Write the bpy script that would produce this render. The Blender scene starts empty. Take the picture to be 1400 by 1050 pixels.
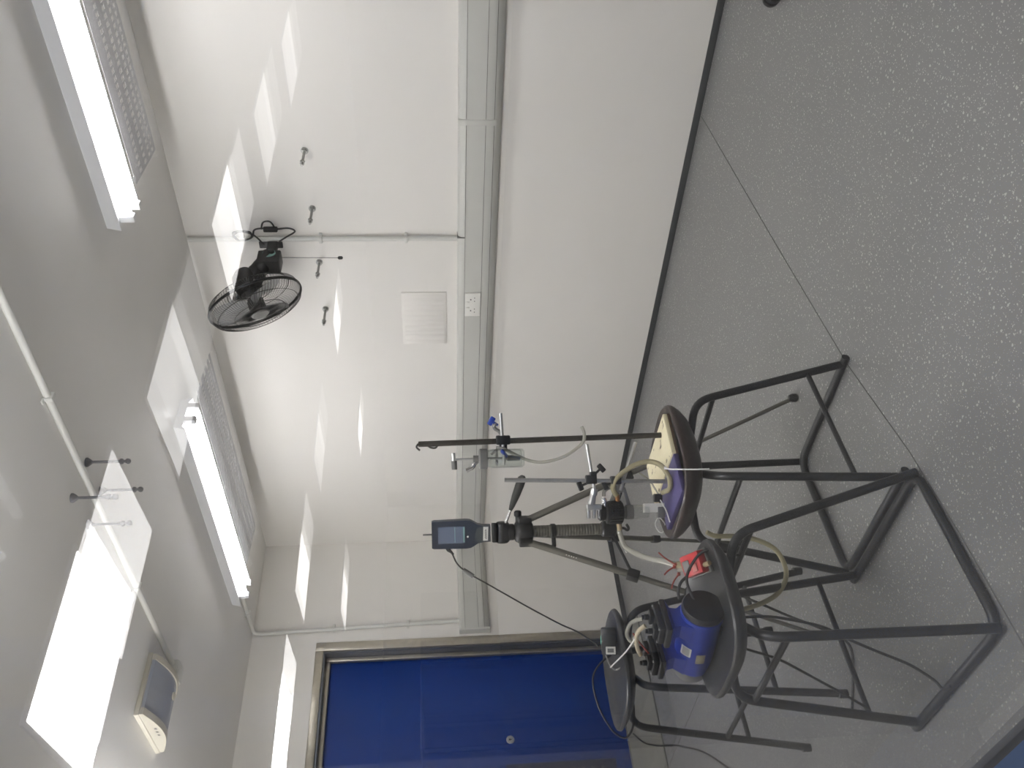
import bpy, bmesh, math, random
from mathutils import Vector, Matrix
random.seed(7)
scene = bpy.context.scene
COL = scene.collection

# ------------------------------------------------------------------ camera, world, exposure
F_PX, YAW, PITCH, ROLL = 1168.25, 0.7701, 0.0890, 0.0195
CAM = Vector((5.2836, -3.7883, 1.30))
fwd = Vector((-math.sin(YAW)*math.cos(PITCH), math.cos(YAW)*math.cos(PITCH), -math.sin(PITCH)))
rgt = Vector((math.cos(YAW), math.sin(YAW), 0.0))
dwn = fwd.cross(rgt)
r2 = rgt*math.cos(ROLL) + dwn*math.sin(ROLL)
d2 = -rgt*math.sin(ROLL) + dwn*math.cos(ROLL)
cd = bpy.data.cameras.new('camera'); cam = bpy.data.objects.new('camera', cd); COL.objects.link(cam)
cd.sensor_fit = 'HORIZONTAL'; cd.sensor_width = 36.0; cd.lens = F_PX/1400*36.0
cd.clip_start = 0.02; cd.clip_end = 60
# the phone was held upright and its picture lies on its side: image right is down in the room
m = Matrix((( d2.x, r2.x, -fwd.x, CAM.x), (d2.y, r2.y, -fwd.y, CAM.y), (d2.z, r2.z, -fwd.z, CAM.z), (0, 0, 0, 1)))
cam.matrix_world = m
scene.camera = cam
w = bpy.data.worlds.new('world'); scene.world = w; w.use_nodes = True
w.node_tree.nodes['Background'].inputs[0].default_value = (0.75, 0.8, 0.85, 1)
w.node_tree.nodes['Background'].inputs[1].default_value = 0.05
vs = scene.view_settings
scene.display_settings.display_device = 'sRGB'
vs.view_transform = 'Standard'; vs.look = 'None'; vs.exposure = 1.02; vs.gamma = 1.0; vs.use_curve_mapping = False
cy = scene.cycles
cy.use_denoising = True
cy.max_bounces = 10; cy.diffuse_bounces = 5; cy.glossy_bounces = 4; cy.transmission_bounces = 6
cy.transparent_max_bounces = 24
cy.caustics_reflective = False; cy.caustics_refractive = False
cy.sample_clamp_indirect = 6.0

TUBE_POWER = 10.0
FRONT_POWER = 37.0
H = 2.56            # ceiling height of the chamber
LABH = 2.56         # ceiling height of the lab on the viewer's side

# ------------------------------------------------------------------ materials
def lin(c):
    return tuple(((v/255)/12.92 if v/255 <= 0.04045 else (((v/255)+0.055)/1.055)**2.4) for v in c)
MATS = {}
def mat(name, rgb, rough=0.5, metal=0.0, var=0.06, scale=12.0, bump=0.0, bscale=60.0, spec=0.5, emit=None, trans=0.0, coat=0.0, alpha=1.0):
    if name in MATS: return MATS[name]
    m = bpy.data.materials.new(name); m.use_nodes = True
    nt = m.node_tree; b = nt.nodes['Principled BSDF']
    c = lin(rgb)
    tc = nt.nodes.new('ShaderNodeTexCoord')
    nz = nt.nodes.new('ShaderNodeTexNoise'); nz.inputs['Scale'].default_value = scale; nz.inputs['Detail'].default_value = 5
    nt.links.new(tc.outputs['Object'], nz.inputs['Vector'])
    rp = nt.nodes.new('ShaderNodeValToRGB')
    rp.color_ramp.elements[0].position = 0.3; rp.color_ramp.elements[1].position = 0.7
    rp.color_ramp.elements[0].color = (*[max(0, v*(1-var)) for v in c], 1)
    rp.color_ramp.elements[1].color = (*[min(1, v*(1+var)) for v in c], 1)
    nt.links.new(nz.outputs['Fac'], rp.inputs['Fac']); nt.links.new(rp.outputs['Color'], b.inputs['Base Color'])
    b.inputs['Roughness'].default_value = rough; b.inputs['Metallic'].default_value = metal
    b.inputs['Specular IOR Level'].default_value = spec
    b.inputs['Coat Weight'].default_value = coat; b.inputs['Coat Roughness'].default_value = 0.25
    b.inputs['Transmission Weight'].default_value = trans
    b.inputs['Alpha'].default_value = alpha
    if bump:
        n2 = nt.nodes.new('ShaderNodeTexNoise'); n2.inputs['Scale'].default_value = bscale; n2.inputs['Detail'].default_value = 4
        nt.links.new(tc.outputs['Object'], n2.inputs['Vector'])
        bp = nt.nodes.new('ShaderNodeBump'); bp.inputs['Strength'].default_value = bump; bp.inputs['Distance'].default_value = 0.004
        nt.links.new(n2.outputs['Fac'], bp.inputs['Height']); nt.links.new(bp.outputs['Normal'], b.inputs['Normal'])
    if emit:
        b.inputs['Emission Color'].default_value = (*emit[:3], 1); b.inputs['Emission Strength'].default_value = emit[3]
    MATS[name] = m
    return m

def floor_mat():
    m = bpy.data.materials.new('speckled_vinyl'); m.use_nodes = True
    nt = m.node_tree; b = nt.nodes['Principled BSDF']; N = nt.nodes.new; L = nt.links.new
    tc = N('ShaderNodeTexCoord')
    nz = N('ShaderNodeTexNoise'); nz.inputs['Scale'].default_value = 90; nz.inputs['Detail'].default_value = 1
    L(tc.outputs['Object'], nz.inputs['Vector'])
    sc = N('ShaderNodeVectorMath'); sc.operation = 'SCALE'; sc.inputs['Scale'].default_value = 0.008
    L(nz.outputs['Color'], sc.inputs[0])
    ad = N('ShaderNodeVectorMath'); ad.operation = 'ADD'
    L(tc.outputs['Object'], ad.inputs[0]); L(sc.outputs['Vector'], ad.inputs[1])
    fac = None
    for (s, th, keep) in ((56, 0.125, 0.52), (90, 0.12, 0.58), (150, 0.13, 0.66)):
        v = N('ShaderNodeTexVoronoi'); v.voronoi_dimensions = '2D'; v.inputs['Scale'].default_value = s
        L(ad.outputs['Vector'], v.inputs['Vector'])
        sp = N('ShaderNodeSeparateColor'); L(v.outputs['Color'], sp.inputs['Color'])
        a = N('ShaderNodeMath'); a.operation = 'LESS_THAN'; L(v.outputs['Distance'], a.inputs[0])
        t = N('ShaderNodeMath'); t.operation = 'MULTIPLY'; L(sp.outputs['Green'], t.inputs[0]); t.inputs[1].default_value = th*1.7
        L(t.outputs[0], a.inputs[1])
        k = N('ShaderNodeMath'); k.operation = 'GREATER_THAN'; L(sp.outputs['Red'], k.inputs[0]); k.inputs[1].default_value = keep
        mu = N('ShaderNodeMath'); mu.operation = 'MULTIPLY'; L(a.outputs[0], mu.inputs[0]); L(k.outputs[0], mu.inputs[1])
        if fac is None: fac = mu.outputs[0]
        else:
            mx = N('ShaderNodeMath'); mx.operation = 'MAXIMUM'; L(fac, mx.inputs[0]); L(mu.outputs[0], mx.inputs[1]); fac = mx.outputs[0]
    n2 = N('ShaderNodeTexNoise'); n2.inputs['Scale'].default_value = 2.2; n2.inputs['Detail'].default_value = 6
    L(tc.outputs['Object'], n2.inputs['Vector'])
    base = N('ShaderNodeMix'); base.data_type = 'RGBA'
    base.inputs['A'].default_value = (*lin((112, 112, 112)), 1); base.inputs['B'].default_value = (*lin((123, 123, 122)), 1)
    L(n2.outputs['Fac'], base.inputs['Factor'])
    mix = N('ShaderNodeMix'); mix.data_type = 'RGBA'; mix.inputs['B'].default_value = (*lin((176, 176, 169)), 1)
    L(fac, mix.inputs['Factor']); L(base.outputs['Result'], mix.inputs['A'])
    L(mix.outputs['Result'], b.inputs['Base Color'])
    b.inputs['Roughness'].default_value = 0.34; b.inputs['Specular IOR Level'].default_value = 0.35
    return m

def pane_mat(name, r0, tint=(1, 1, 1)):
    """glass pane: clear transmission with a Schlick mirror on the outward faces"""
    m = bpy.data.materials.new(name); m.use_nodes = True
    nt = m.node_tree; N = nt.nodes.new; L = nt.links.new
    for n in list(nt.nodes): nt.nodes.remove(n)
    out = N('ShaderNodeOutputMaterial'); mx = N('ShaderNodeMixShader')
    tr = N('ShaderNodeBsdfTransparent'); tr.inputs[0].default_value = (*tint, 1)
    gl = N('ShaderNodeBsdfGlossy'); gl.inputs['Roughness'].default_value = 0.0; gl.inputs[0].default_value = (1, 1, 1, 1)
    lw = N('ShaderNodeLayerWeight'); lw.inputs['Blend'].default_value = 0.5
    p = N('ShaderNodeMath'); p.operation = 'POWER'; p.inputs[1].default_value = 4.0; L(lw.outputs['Facing'], p.inputs[0])
    q = N('ShaderNodeMath'); q.operation = 'MULTIPLY_ADD'; q.inputs[1].default_value = 1-r0; q.inputs[2].default_value = r0; L(p.outputs[0], q.inputs[0])
    ge = N('ShaderNodeNewGeometry'); iv = N('ShaderNodeMath'); iv.operation = 'SUBTRACT'; iv.inputs[0].default_value = 1; L(ge.outputs['Backfacing'], iv.inputs[1])
    f = N('ShaderNodeMath'); f.operation = 'MULTIPLY'; L(q.outputs[0], f.inputs[0]); L(iv.outputs[0], f.inputs[1])
    L(f.outputs[0], mx.inputs['Fac']); L(tr.outputs[0], mx.inputs[1]); L(gl.outputs[0], mx.inputs[2]); L(mx.outputs[0], out.inputs['Surface'])
    return m

WALL = mat('wall_paint', (224, 221, 215), 0.42, var=0.012, scale=3, bump=0.04, bscale=35, spec=0.4)
CEIL = mat('ceiling_paint', (226, 224, 220), 0.45, var=0.015, scale=3, bump=0.10, bscale=26, spec=0.35)
FLOOR = floor_mat()
SKIRT = mat('skirting_dark', (52, 54, 56), 0.5)
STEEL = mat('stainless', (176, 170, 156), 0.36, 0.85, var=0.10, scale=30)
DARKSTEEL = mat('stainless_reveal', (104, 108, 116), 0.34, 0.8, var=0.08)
BLUE = mat('door_blue', (6, 48, 122), 0.5, var=0.03, scale=2, spec=0.2)
BLUEF = mat('frame_blue', (60, 140, 232), 0.45, var=0.03)
GASK = mat('gasket_black', (34, 38, 44), 0.6)
TRUNK = mat('trunking_pvc', (190, 190, 184), 0.35, var=0.01, spec=0.45)
GROOVE = mat('groove_grey', (92, 92, 88), 0.6)
PVC = mat('conduit_pvc', (204, 204, 198), 0.35, var=0.01)
WHITE = mat('white_plastic', (226, 225, 218), 0.35, var=0.01)
CREAM = mat('cream_plastic', (186, 181, 166), 0.4, var=0.02)
FIXW = mat('fixture_white', (220, 221, 222), 0.4, var=0.01)
TUBEM = mat('fluorescent_tube', (255, 255, 255), 0.4, emit=(0.99, 0.985, 1.0, TUBE_POWER))
TUBEF = mat('fluorescent_tube_front', (255, 255, 255), 0.4, emit=(0.99, 0.985, 1.0, FRONT_POWER))
BLACK = mat('black_plastic', (21, 22, 23), 0.42, var=0.08)
BLACKM = mat('black_metal', (28, 30, 32), 0.38, 0.3, var=0.1)
FRAME = mat('stool_tube', (27, 29, 32), 0.38, 0.2, var=0.08, scale=40)
SEATK = mat('seat_charcoal', (42, 43, 44), 0.4, var=0.06, scale=20, bump=0.03, bscale=300)
SEATB = mat('seat_brown', (46, 35, 31), 0.36, var=0.12, scale=14, bump=0.03, bscale=300)
ROD1 = mat('rod_dark_steel', (70, 67, 62), 0.42, 0.6, var=0.2, scale=60)
ROD2 = mat('rod_grey_steel', (168, 168, 166), 0.3, 0.7, var=0.1, scale=60)
ALU = mat('aluminium', (186, 186, 184), 0.32, 0.8, var=0.08, scale=50)
CHROME = mat('chrome', (215, 215, 215), 0.14, 1.0, var=0.03)
PURPLE = mat('base_purple', (66, 60, 106), 0.5, var=0.14, scale=18)
KBLUE = mat('knob_blue', (40, 68, 158), 0.4)
HOSE = mat('hose_clear', (184, 182, 170), 0.25, var=0.02, alpha=0.6)
HOSEY = mat('hose_yellowed', (170, 162, 128), 0.28, var=0.03, alpha=0.8)
TIEW = mat('tie_white', (226, 226, 222), 0.4)
RED = mat('meter_red', (176, 40, 42), 0.4, var=0.05)
REDT = mat('tie_red', (150, 58, 44), 0.5)
PUMPB = mat('pump_blue', (16, 48, 146), 0.38, var=0.06, scale=10)
GREY = mat('mid_grey', (104, 104, 102), 0.5)
TAN = mat('fitting_tan', (158, 140, 108), 0.5)
DEVN = mat('monitor_navy', (32, 42, 58), 0.45)
DEVG = mat('monitor_grey', (70, 76, 78), 0.5)
SCREEN = mat('monitor_screen', (84, 93, 112), 0.2, emit=(0.20, 0.25, 0.34, 0.06))
PAPER = mat('label_paper', (226, 226, 220), 0.6, var=0.03)
INK = mat('ink_dark', (52, 52, 54), 0.6)
TEAL = mat('label_teal', (120, 156, 150), 0.5)
CABLE = mat('cable_black', (25, 25, 26), 0.5)
TRIP = mat('tripod_grey', (96, 94, 86), 0.4, 0.4, var=0.05)
RAMPM = mat('ramp_vinyl', (128, 127, 120), 0.42, var=0.06, scale=6)
ZINC = mat('zinc_bolt', (150, 150, 146), 0.4, 0.6, var=0.1)
STUDM = mat('stud_grey', (98, 98, 102), 0.5, 0.3)
LENS = mat('lens_grey', (150, 156, 170), 0.25, var=0.03)
LABW = mat('lab_wall_paint', (196, 190, 178), 0.6, var=0.03)
LABF = mat('lab_floor_vinyl', (120, 119, 118), 0.5, var=0.06)
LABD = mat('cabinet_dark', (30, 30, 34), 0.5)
WINGM = mat('reflector_steel', (172, 172, 174), 0.45, 0.1, var=0.03)

def clear_glass():
    m = bpy.data.materials.new('bottle_glass'); m.use_nodes = True
    nt = m.node_tree; N = nt.nodes.new; L = nt.links.new
    for n in list(nt.nodes): nt.nodes.remove(n)
    out = N('ShaderNodeOutputMaterial'); mx = N('ShaderNodeMixShader')
    tr = N('ShaderNodeBsdfTransparent'); tr.inputs[0].default_value = (0.93, 0.95, 0.94, 1)
    gl = N('ShaderNodeBsdfGlossy'); gl.inputs['Roughness'].default_value = 0.06
    lw = N('ShaderNodeLayerWeight'); lw.inputs['Blend'].default_value = 0.5
    p = N('ShaderNodeMath'); p.operation = 'POWER'; p.inputs[1].default_value = 2.5; L(lw.outputs['Facing'], p.inputs[0])
    q = N('ShaderNodeMath'); q.operation = 'MULTIPLY_ADD'; q.inputs[1].default_value = 0.6; q.inputs[2].default_value = 0.06; L(p.outputs[0], q.inputs[0])
    L(q.outputs[0], mx.inputs['Fac']); L(tr.outputs[0], mx.inputs[1]); L(gl.outputs[0], mx.inputs[2]); L(mx.outputs[0], out.inputs['Surface'])
    return m
GLASS = clear_glass()

def chipped_cream():
    m = bpy.data.materials.new('base_chipped_cream'); m.use_nodes = True
    nt = m.node_tree; b = nt.nodes['Principled BSDF']; N = nt.nodes.new; L = nt.links.new
    tc = N('ShaderNodeTexCoord')
    mp = N('ShaderNodeMapping'); mp.inputs['Scale'].default_value = (22, 50, 40); L(tc.outputs['Object'], mp.inputs['Vector'])
    nz = N('ShaderNodeTexNoise'); nz.inputs['Scale'].default_value = 1; nz.inputs['Detail'].default_value = 5; nz.inputs['Roughness'].default_value = 0.6
    L(mp.outputs['Vector'], nz.inputs['Vector'])
    rp = N('ShaderNodeValToRGB'); e = rp.color_ramp.elements
    e[0].position = 0.355; e[0].color = (*lin((96, 84, 58)), 1)
    e[1].position = 0.39; e[1].color = (*lin((228, 219, 184)), 1)
    L(nz.outputs['Fac'], rp.inputs['Fac']); L(rp.outputs['Color'], b.inputs['Base Color']); b.inputs['Roughness'].default_value = 0.55
    return m
CHIP = chipped_cream()

# ------------------------------------------------------------------ mesh helpers
class M:
    def __init__(s): s.v = []; s.f = []
    def add(s, vs, fs):
        o = len(s.v); s.v += [tuple(v) for v in vs]; s.f += [tuple(i+o for i in f) for f in fs]; return s
    def obox(s, c, ax, h, bev=0.0):
        """box with centre c, axes ax (three vectors) and half sizes h, optionally bevelled"""
        bm = bmesh.new(); bmesh.ops.create_cube(bm, size=2.0)
        for v in bm.verts: v.co = Vector((v.co.x*h[0], v.co.y*h[1], v.co.z*h[2]))
        if bev > 0: bmesh.ops.bevel(bm, geom=list(bm.edges), offset=min(bev, min(h)*0.95), segments=2, profile=0.5, affect='EDGES')
        bm.verts.ensure_lookup_table()
        A = [Vector(a) for a in ax]; c = Vector(c)
        vs = [c + A[0]*v.co.x + A[1]*v.co.y + A[2]*v.co.z for v in bm.verts]
        fs = [[v.index for v in f.verts] for f in bm.faces]; bm.free()
        if A[0].cross(A[1]).dot(A[2]) < 0: fs = [f[::-1] for f in fs]
        return s.add(vs, fs)
    def box(s, lo, hi, bev=0.0):
        c = [(a+b)/2 for a, b in zip(lo, hi)]; h = [abs(b-a)/2 for a, b in zip(lo, hi)]
        return s.obox(c, ((1,0,0),(0,1,0),(0,0,1)), h, bev)
    def tube(s, pts, r, seg=10, caps=True, close=False):
        P = [Vector(p) for p in pts]; n = len(P)
        rr = r if isinstance(r, (list, tuple)) else [r]*n
        T = []
        for i in range(n):
            if close: a, b = P[i-1], P[(i+1) % n]
            else: a, b = P[max(i-1, 0)], P[min(i+1, n-1)]
            d = (b-a); T.append(d.normalized() if d.length > 1e-9 else Vector((0,0,1)))
        up = Vector((0,0,1)) if abs(T[0].z) < 0.9 else Vector((1,0,0))
        u = (up - T[0]*up.dot(T[0])).normalized()
        vs = []; 
        for i in range(n):
            u = (u - T[i]*u.dot(T[i])); u = u.normalized() if u.length > 1e-6 else T[i].orthogonal().normalized()
            w_ = T[i].cross(u)
            for k in range(seg):
                a = 2*math.pi*k/seg; vs.append(P[i] + (u*math.cos(a) + w_*math.sin(a))*rr[i])
        fs = []
        for i in range(n if close else n-1):
            j = (i+1) % n
            for k in range(seg):
                l = (k+1) % seg; fs.append((i*seg+k, i*seg+l, j*seg+l, j*seg+k))
        if caps and not close:
            fs.append(tuple(range(seg))[::-1]); fs.append(tuple(range((n-1)*seg, n*seg)))
        return s.add(vs, fs)
    def cyl(s, a, b, r, r2=None, seg=16): return s.tube([a, b], [r, r if r2 is None else r2], seg)
    def lathe(s, c, axis, prof, seg=24):
        """prof: list of (radius, distance along axis)"""
        ax = Vector(axis).normalized(); u = ax.orthogonal().normalized(); w_ = ax.cross(u); c = Vector(c)
        vs = []; fs = []; n = len(prof)
        for (r, h) in prof:
            for k in range(seg):
                a = 2*math.pi*k/seg; vs.append(c + ax*h + (u*math.cos(a) + w_*math.sin(a))*max(r, 1e-5))
        for i in range(n-1):
            for k in range(seg):
                l = (k+1) % seg; fs.append((i*seg+k, i*seg+l, (i+1)*seg+l, (i+1)*seg+k))
        fs.append(tuple(range(seg))[::-1]); fs.append(tuple(range((n-1)*seg, n*seg)))
        return s.add(vs, fs)
    def ball(s, c, r, seg=12):
        return s.lathe(c, (0,0,1), [(r*math.sin(math.pi*i/8), -r*math.cos(math.pi*i/8)) for i in range(9)], seg)
    def prism(s, poly, origin, u, v, n, depth):
        """extrude the 2-D outline poly (in u, v about origin) along n by depth"""
        o = Vector(origin); u = Vector(u); v = Vector(v); n = Vector(n); k = len(poly)
        vs = [o + u*a + v*b for a, b in poly] + [o + u*a + v*b + n*depth for a, b in poly]
        fs = [tuple(range(k))[::-1], tuple(range(k, 2*k))] + [(i, (i+1) % k, k+(i+1) % k, k+i) for i in range(k)]
        if u.cross(v).dot(n) < 0: fs = [f[::-1] for f in fs]
        return s.add(vs, fs)
    def build(s, name, material, parent=None, smooth=True, angle=35):
        """ONE mesh object; coordinates are written relative to the thing it belongs to"""
        off = Vector((0,0,0)); p = parent
        while p is not None: off += p.location; p = p.parent
        me = bpy.data.meshes.new(name); me.from_pydata([tuple(Vector(v)-off) for v in s.v], [], s.f); me.update()
        if smooth:
            me.polygons.foreach_set('use_smooth', [True]*len(me.polygons)); me.set_sharp_from_angle(angle=math.radians(angle))
        o = bpy.data.objects.new(name, me); COL.objects.link(o)
        if material is not None: me.materials.append(material)
        if parent is not None: o.parent = parent
        return o

def smooth(pts, k=6, close=False):
    """Catmull-Rom through pts"""
    P = [Vector(p) for p in pts]; n = len(P); out = []
    rng = range(n) if close else range(n-1)
    for i in rng:
        if close: a, b, c, d = P[i-1], P[i], P[(i+1) % n], P[(i+2) % n]
        else: a, b, c, d = P[max(i-1,0)], P[i], P[i+1], P[min(i+2,n-1)]
        for j in range(k):
            t = j/k
            out.append(0.5*((2*b) + (c-a)*t + (2*a-5*b+4*c-d)*t*t + (3*b-a-3*c+d)*t*t*t))
    if not close: out.append(P[-1])
    return out
def fillet(pts, r, k=6):
    """polyline with rounded corners of radius about r"""
    P = [Vector(p) for p in pts]; out = [P[0]]
    for i in range(1, len(P)-1):
        a, b, c = P[i-1], P[i], P[i+1]
        d1 = min(r, (a-b).length*0.45); d2_ = min(r, (c-b).length*0.45)
        s_, e_ = b+(a-b).normalized()*d1, b+(c-b).normalized()*d2_
        for j in range(k+1):
            t = j/k; out.append(s_*(1-t)**2 + b*2*t*(1-t) + e_*t*t)
    out.append(P[-1]); return out
def tag(o, label=None, cat=None, group=None, kind=None):
    if label: o['label'] = label
    if cat: o['category'] = cat
    if group: o['group'] = group
    if kind: o['kind'] = kind
    return o
def thing(name, label, cat, loc=(0,0,0), group=None):
    o = bpy.data.objects.new(name, None); COL.objects.link(o); o.location = loc; o.empty_display_size = 0.05
    return tag(o, label, cat, group)
def struct(name, label=None, loc=(0,0,0)):
    o = bpy.data.objects.new(name, None); COL.objects.link(o); o.location = loc; return tag(o, label, None, None, 'structure')
X, Y, Z = Vector((1,0,0)), Vector((0,1,0)), Vector((0,0,1))

# ------------------------------------------------------------------ room shell
def sbox(name, lo, hi, m, label=None): return tag(M().box(lo, hi).build(name, m, smooth=False), label, None, None, 'structure')
RX = 6.6; WY = -3.36
sbox('floor', (-0.7, WY-0.34, -0.05), (RX+0.15, 0.15, 0.0), FLOOR, 'grey vinyl floor with pale speckles')
sbox('ceiling', (-0.2, WY, H), (RX+0.15, 0.15, H+0.1), CEIL, 'off-white painted ceiling of the test room')
sbox('wall_back', (-0.2, 0.0, 0.0), (RX+0.15, 0.15, H), WALL, 'off-white wall behind the stools with the grey trunking')
sbox('wall_right', (RX, WY, 0.0), (RX+0.15, 0.0, H), WALL)
DY0, DY1, DZ0, DZ1 = -1.94, -0.86, 0.12, 2.08      # door opening in the left wall
wl = M(); wl.box((-0.2, DY1, 0), (0, 0, H)); wl.box((-0.2, WY, 0), (0, DY0, H)); wl.box((-0.2, DY0, DZ1), (0, DY1, H))
tag(wl.build('wall_left', WALL, smooth=False), 'off-white wall around the blue door', None, None, 'structure')
# the window wall the viewer looks through (thick, two leaves)
OX0, OX1, OZ0, OZ1 = 3.75, 6.25, 0.30, 2.25
wf = M()
wf.box((-0.2, WY-0.34, 0), (OX0, WY, H)); wf.box((OX1, WY-0.34, 0), (RX+0.15, WY, H))
wf.box((OX0, WY-0.34, 0), (OX1, WY, OZ0)); wf.box((OX0, WY-0.34, OZ1), (OX1, WY, H))
tag(wf.build('wall_front', WALL, smooth=False), None, None, None, 'structure')
win = struct('window_1', 'large double window the room is seen through, blue framed', (5.0, -3.40, 0.30))
IZ = 0.652
M().box((OX0, -3.437, OZ0), (OX1, -3.43, 0.674)).build('bottom_rail', BLUEF, win, False)
for a in ((OX0, OX0+0.06), (OX1-0.06, OX1)): M().box((a[0], -3.43, IZ-0.022), (a[1], -3.37, OZ1)).build('side_rail', BLUEF, win, False)
M().box((OX0, -3.43, OZ1-0.06), (OX1, -3.37, OZ1)).build('top_rail', BLUEF, win, False)
M().box((OX0, -3.4385, 0.674), (OX1, -3.4295, 0.690), 0.002).build('gasket', GASK, win)
for yy, r0, nm in ((-3.66, 0.115, 'outer'), (-3.592, 0.03, 'middle'), (-3.4265, 0.045, 'inner')):
    zb = 0.656 if nm == 'inner' else OZ0
    M().box((OX0+0.005, yy-0.003, zb), (OX1-0.005, yy+0.003, OZ1-0.005)).build('glass_pane', pane_mat('pane_'+nm, r0), win, False)
# skirting: thin dark cove line
M_ = M(); M_.box((0, -0.006, 0), (RX, 0, 0.034), 0.002); tag(M_.build('baseboard_back', SKIRT), 'dark thin skirting strip under the trunking wall', None, None, 'structure')
M_ = M(); M_.box((0, -0.80, 0), (0.006, -0.006, 0.034), 0.002); tag(M_.build('baseboard_left', SKIRT), None, None, None, 'structure')
# weld seams in the vinyl
seam = M()
seam.tube([(3.40,-0.02,0.0005),(3.46,-1.2,0.0005),(3.503,-1.9,0.0005),(3.565,-2.32,0.0005),(3.583,-2.6,0.0005),(3.60,-3.3,0.0005)], 0.0016, 6)
seam.tube([(0.33,-1.86,0.0005),(2.0,-1.85,0.0005)], 0.0014, 6)
tag(seam.build('trim_1', GROOVE), 'welded vinyl seams across the speckled floor', None, None, 'structure')
# ramp up to the door
rp = M()
rp.add([(0.30,-1.96,0.0),(0.30,-0.87,0.0),(-0.12,-0.87,0.0),(-0.12,-1.96,0.0),(0.30,-1.96,0.006),(0.30,-0.87,0.006),(-0.12,-0.87,0.12),(-0.12,-1.96,0.12)],
       [(0,3,2,1),(4,5,6,7),(0,1,5,4),(1,2,6,5),(2,3,7,6),(3,0,4,7)])
ramp = rp.build('trim_2', RAMPM, smooth=False); tag(ramp, 'grey ramp rising from the floor to the blue door', None, None, 'structure')
M().box((0.292,-1.96,0.0),(0.308,-0.87,0.0075),0.003).build('edge_strip', GROOVE, ramp)

# ------------------------------------------------------------------ door
door = struct('door_1', 'blue door in a brushed steel frame on the left wall', (0, -1.4, 0))
def frame_piece(lo, hi, m): M().box(lo, hi, 0.003).build('frame', m, door)
frame_piece((-0.01, -0.862, 0.0), (0.006, -0.80, 2.13), STEEL)
frame_piece((-0.01, -2.00, 0.0), (0.006, -1.94, 2.13), STEEL)
frame_piece((-0.01, -1.94, 2.078), (0.006, -0.862, 2.13), STEEL)
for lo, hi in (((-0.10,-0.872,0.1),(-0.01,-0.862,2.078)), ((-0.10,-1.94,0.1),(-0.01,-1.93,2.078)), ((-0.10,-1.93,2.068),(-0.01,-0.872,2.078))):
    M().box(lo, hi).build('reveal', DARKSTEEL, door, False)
for lo, hi in (((-0.10,-0.902,0.12),(-0.07,-0.872,2.068)), ((-0.10,-1.93,0.12),(-0.07,-1.90,2.068)), ((-0.10,-1.90,2.038),(-0.07,-0.902,2.068))):
    M().box(lo, hi, 0.004).build('stop', STEEL, door)
leaf = M().box((-0.145, -1.925, 0.122), (-0.105, -0.885, 2.06), 0.002).build('leaf', BLUE, door)
lk = M(); lk.lathe((-0.105,-1.478,0.872), X, [(0.026,0),(0.026,0.004),(0.022,0.007),(0.009,0.007)], 24); lk.build('lock_rose', ALU, leaf)
kh = M(); kh.lathe((-0.098,-1.478,0.876), X, [(0.0065,0),(0.0065,0.0015)], 16); kh.box((-0.098,-1.4805,0.862),(-0.0965,-1.4755,0.876)); kh.build('keyhole', INK, leaf)
gr = M(); gr.box((-0.106,-1.89,0.22),(-0.099,-1.632,0.91),0.002); gr.build('vent_grille', mat('grille_navy',(16,24,60),0.4), leaf)
for i in range(9):
    M().box((-0.0995,-1.87,0.30+i*0.062),(-0.094,-1.675,0.318+i*0.062),0.002).build('grille_slat', GREY, leaf)
M().box((-0.17,-1.94,0.08),(-0.1,-0.86,0.1215)).build('sill', RAMPM, door, False)
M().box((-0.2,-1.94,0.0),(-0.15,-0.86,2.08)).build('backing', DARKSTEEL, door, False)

# ------------------------------------------------------------------ lab on the viewer's side (mirrored in the panes)
sbox('floor.001', (-12, -17, -0.05), (11, WY-0.34, 0.0), LABF)
sbox('ceiling.001', (-12, -17, LABH), (11, WY-0.34, LABH+0.1), LABW)
sbox('wall_far', (-12, -17.1, 0), (11, -17, LABH), LABW)
sbox('wall_side', (-12.1, -17, 0), (-12, WY, LABH), LABW)
sbox('wall_side.001', (11, -17, 0), (11.1, WY, LABH), LABW)
sbox('wall_front.001', (-12, WY-0.34, 0), (-0.2, WY-0.2, LABH), LABW)
sbox('wall_front.002', (RX+0.15, WY-0.34, 0), (11, WY-0.2, LABH), LABW)
PAN = [(2.43,-5.10,5.0,''),(2.33,-6.58,1.25,''),(2.22,-8.08,2.2,''),(2.10,-9.66,0.75,''),(1.97,-11.2,0.65,''),
       (-1.40,-6.50,4.5,''),(-1.50,-8.05,1.8,''),(-1.66,-9.70,0.5,''),(-1.85,-12.1,1.6,''),(-4.62,-9.75,1.3,''),(-5.1,-13.2,1.6,''),
       (5.7,-5.0,10.0,''),(5.5,-8.1,3.0,''),(5.5,-9.7,5.0,''),(8.6,-8.1,8.0,''),(8.6,-9.7,8.0,''),(4.6,-13.2,8.0,''),(8.6,-13.2,8.0,'')]  # this row is added out of mirror view to brighten lab and window rail
for i, (px, py, st, _) in enumerate(PAN):
    t = thing('ceiling_panel', 'square light panel in the lab ceiling, seen mirrored in the window glass', 'light', (px, py, LABH), 'lab ceiling panels mirrored in the window')
    a = math.radians(4.6); u = Vector((math.cos(a), math.sin(a), 0)); v = Vector((-math.sin(a), math.cos(a), 0))
    M().obox((px,py,LABH-0.006), (u,v,Z), (0.31,0.31,0.006), 0.002).build('panel_frame', FIXW, t)
    M().obox((px,py,LABH-0.0135), (u,v,Z), (0.292,0.292,0.0015)).build('diffuser', mat('panel_glow_%d' % int(st*10), (255,255,255), 0.5, emit=(1,0.985,0.97,st)), t, False)
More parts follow.
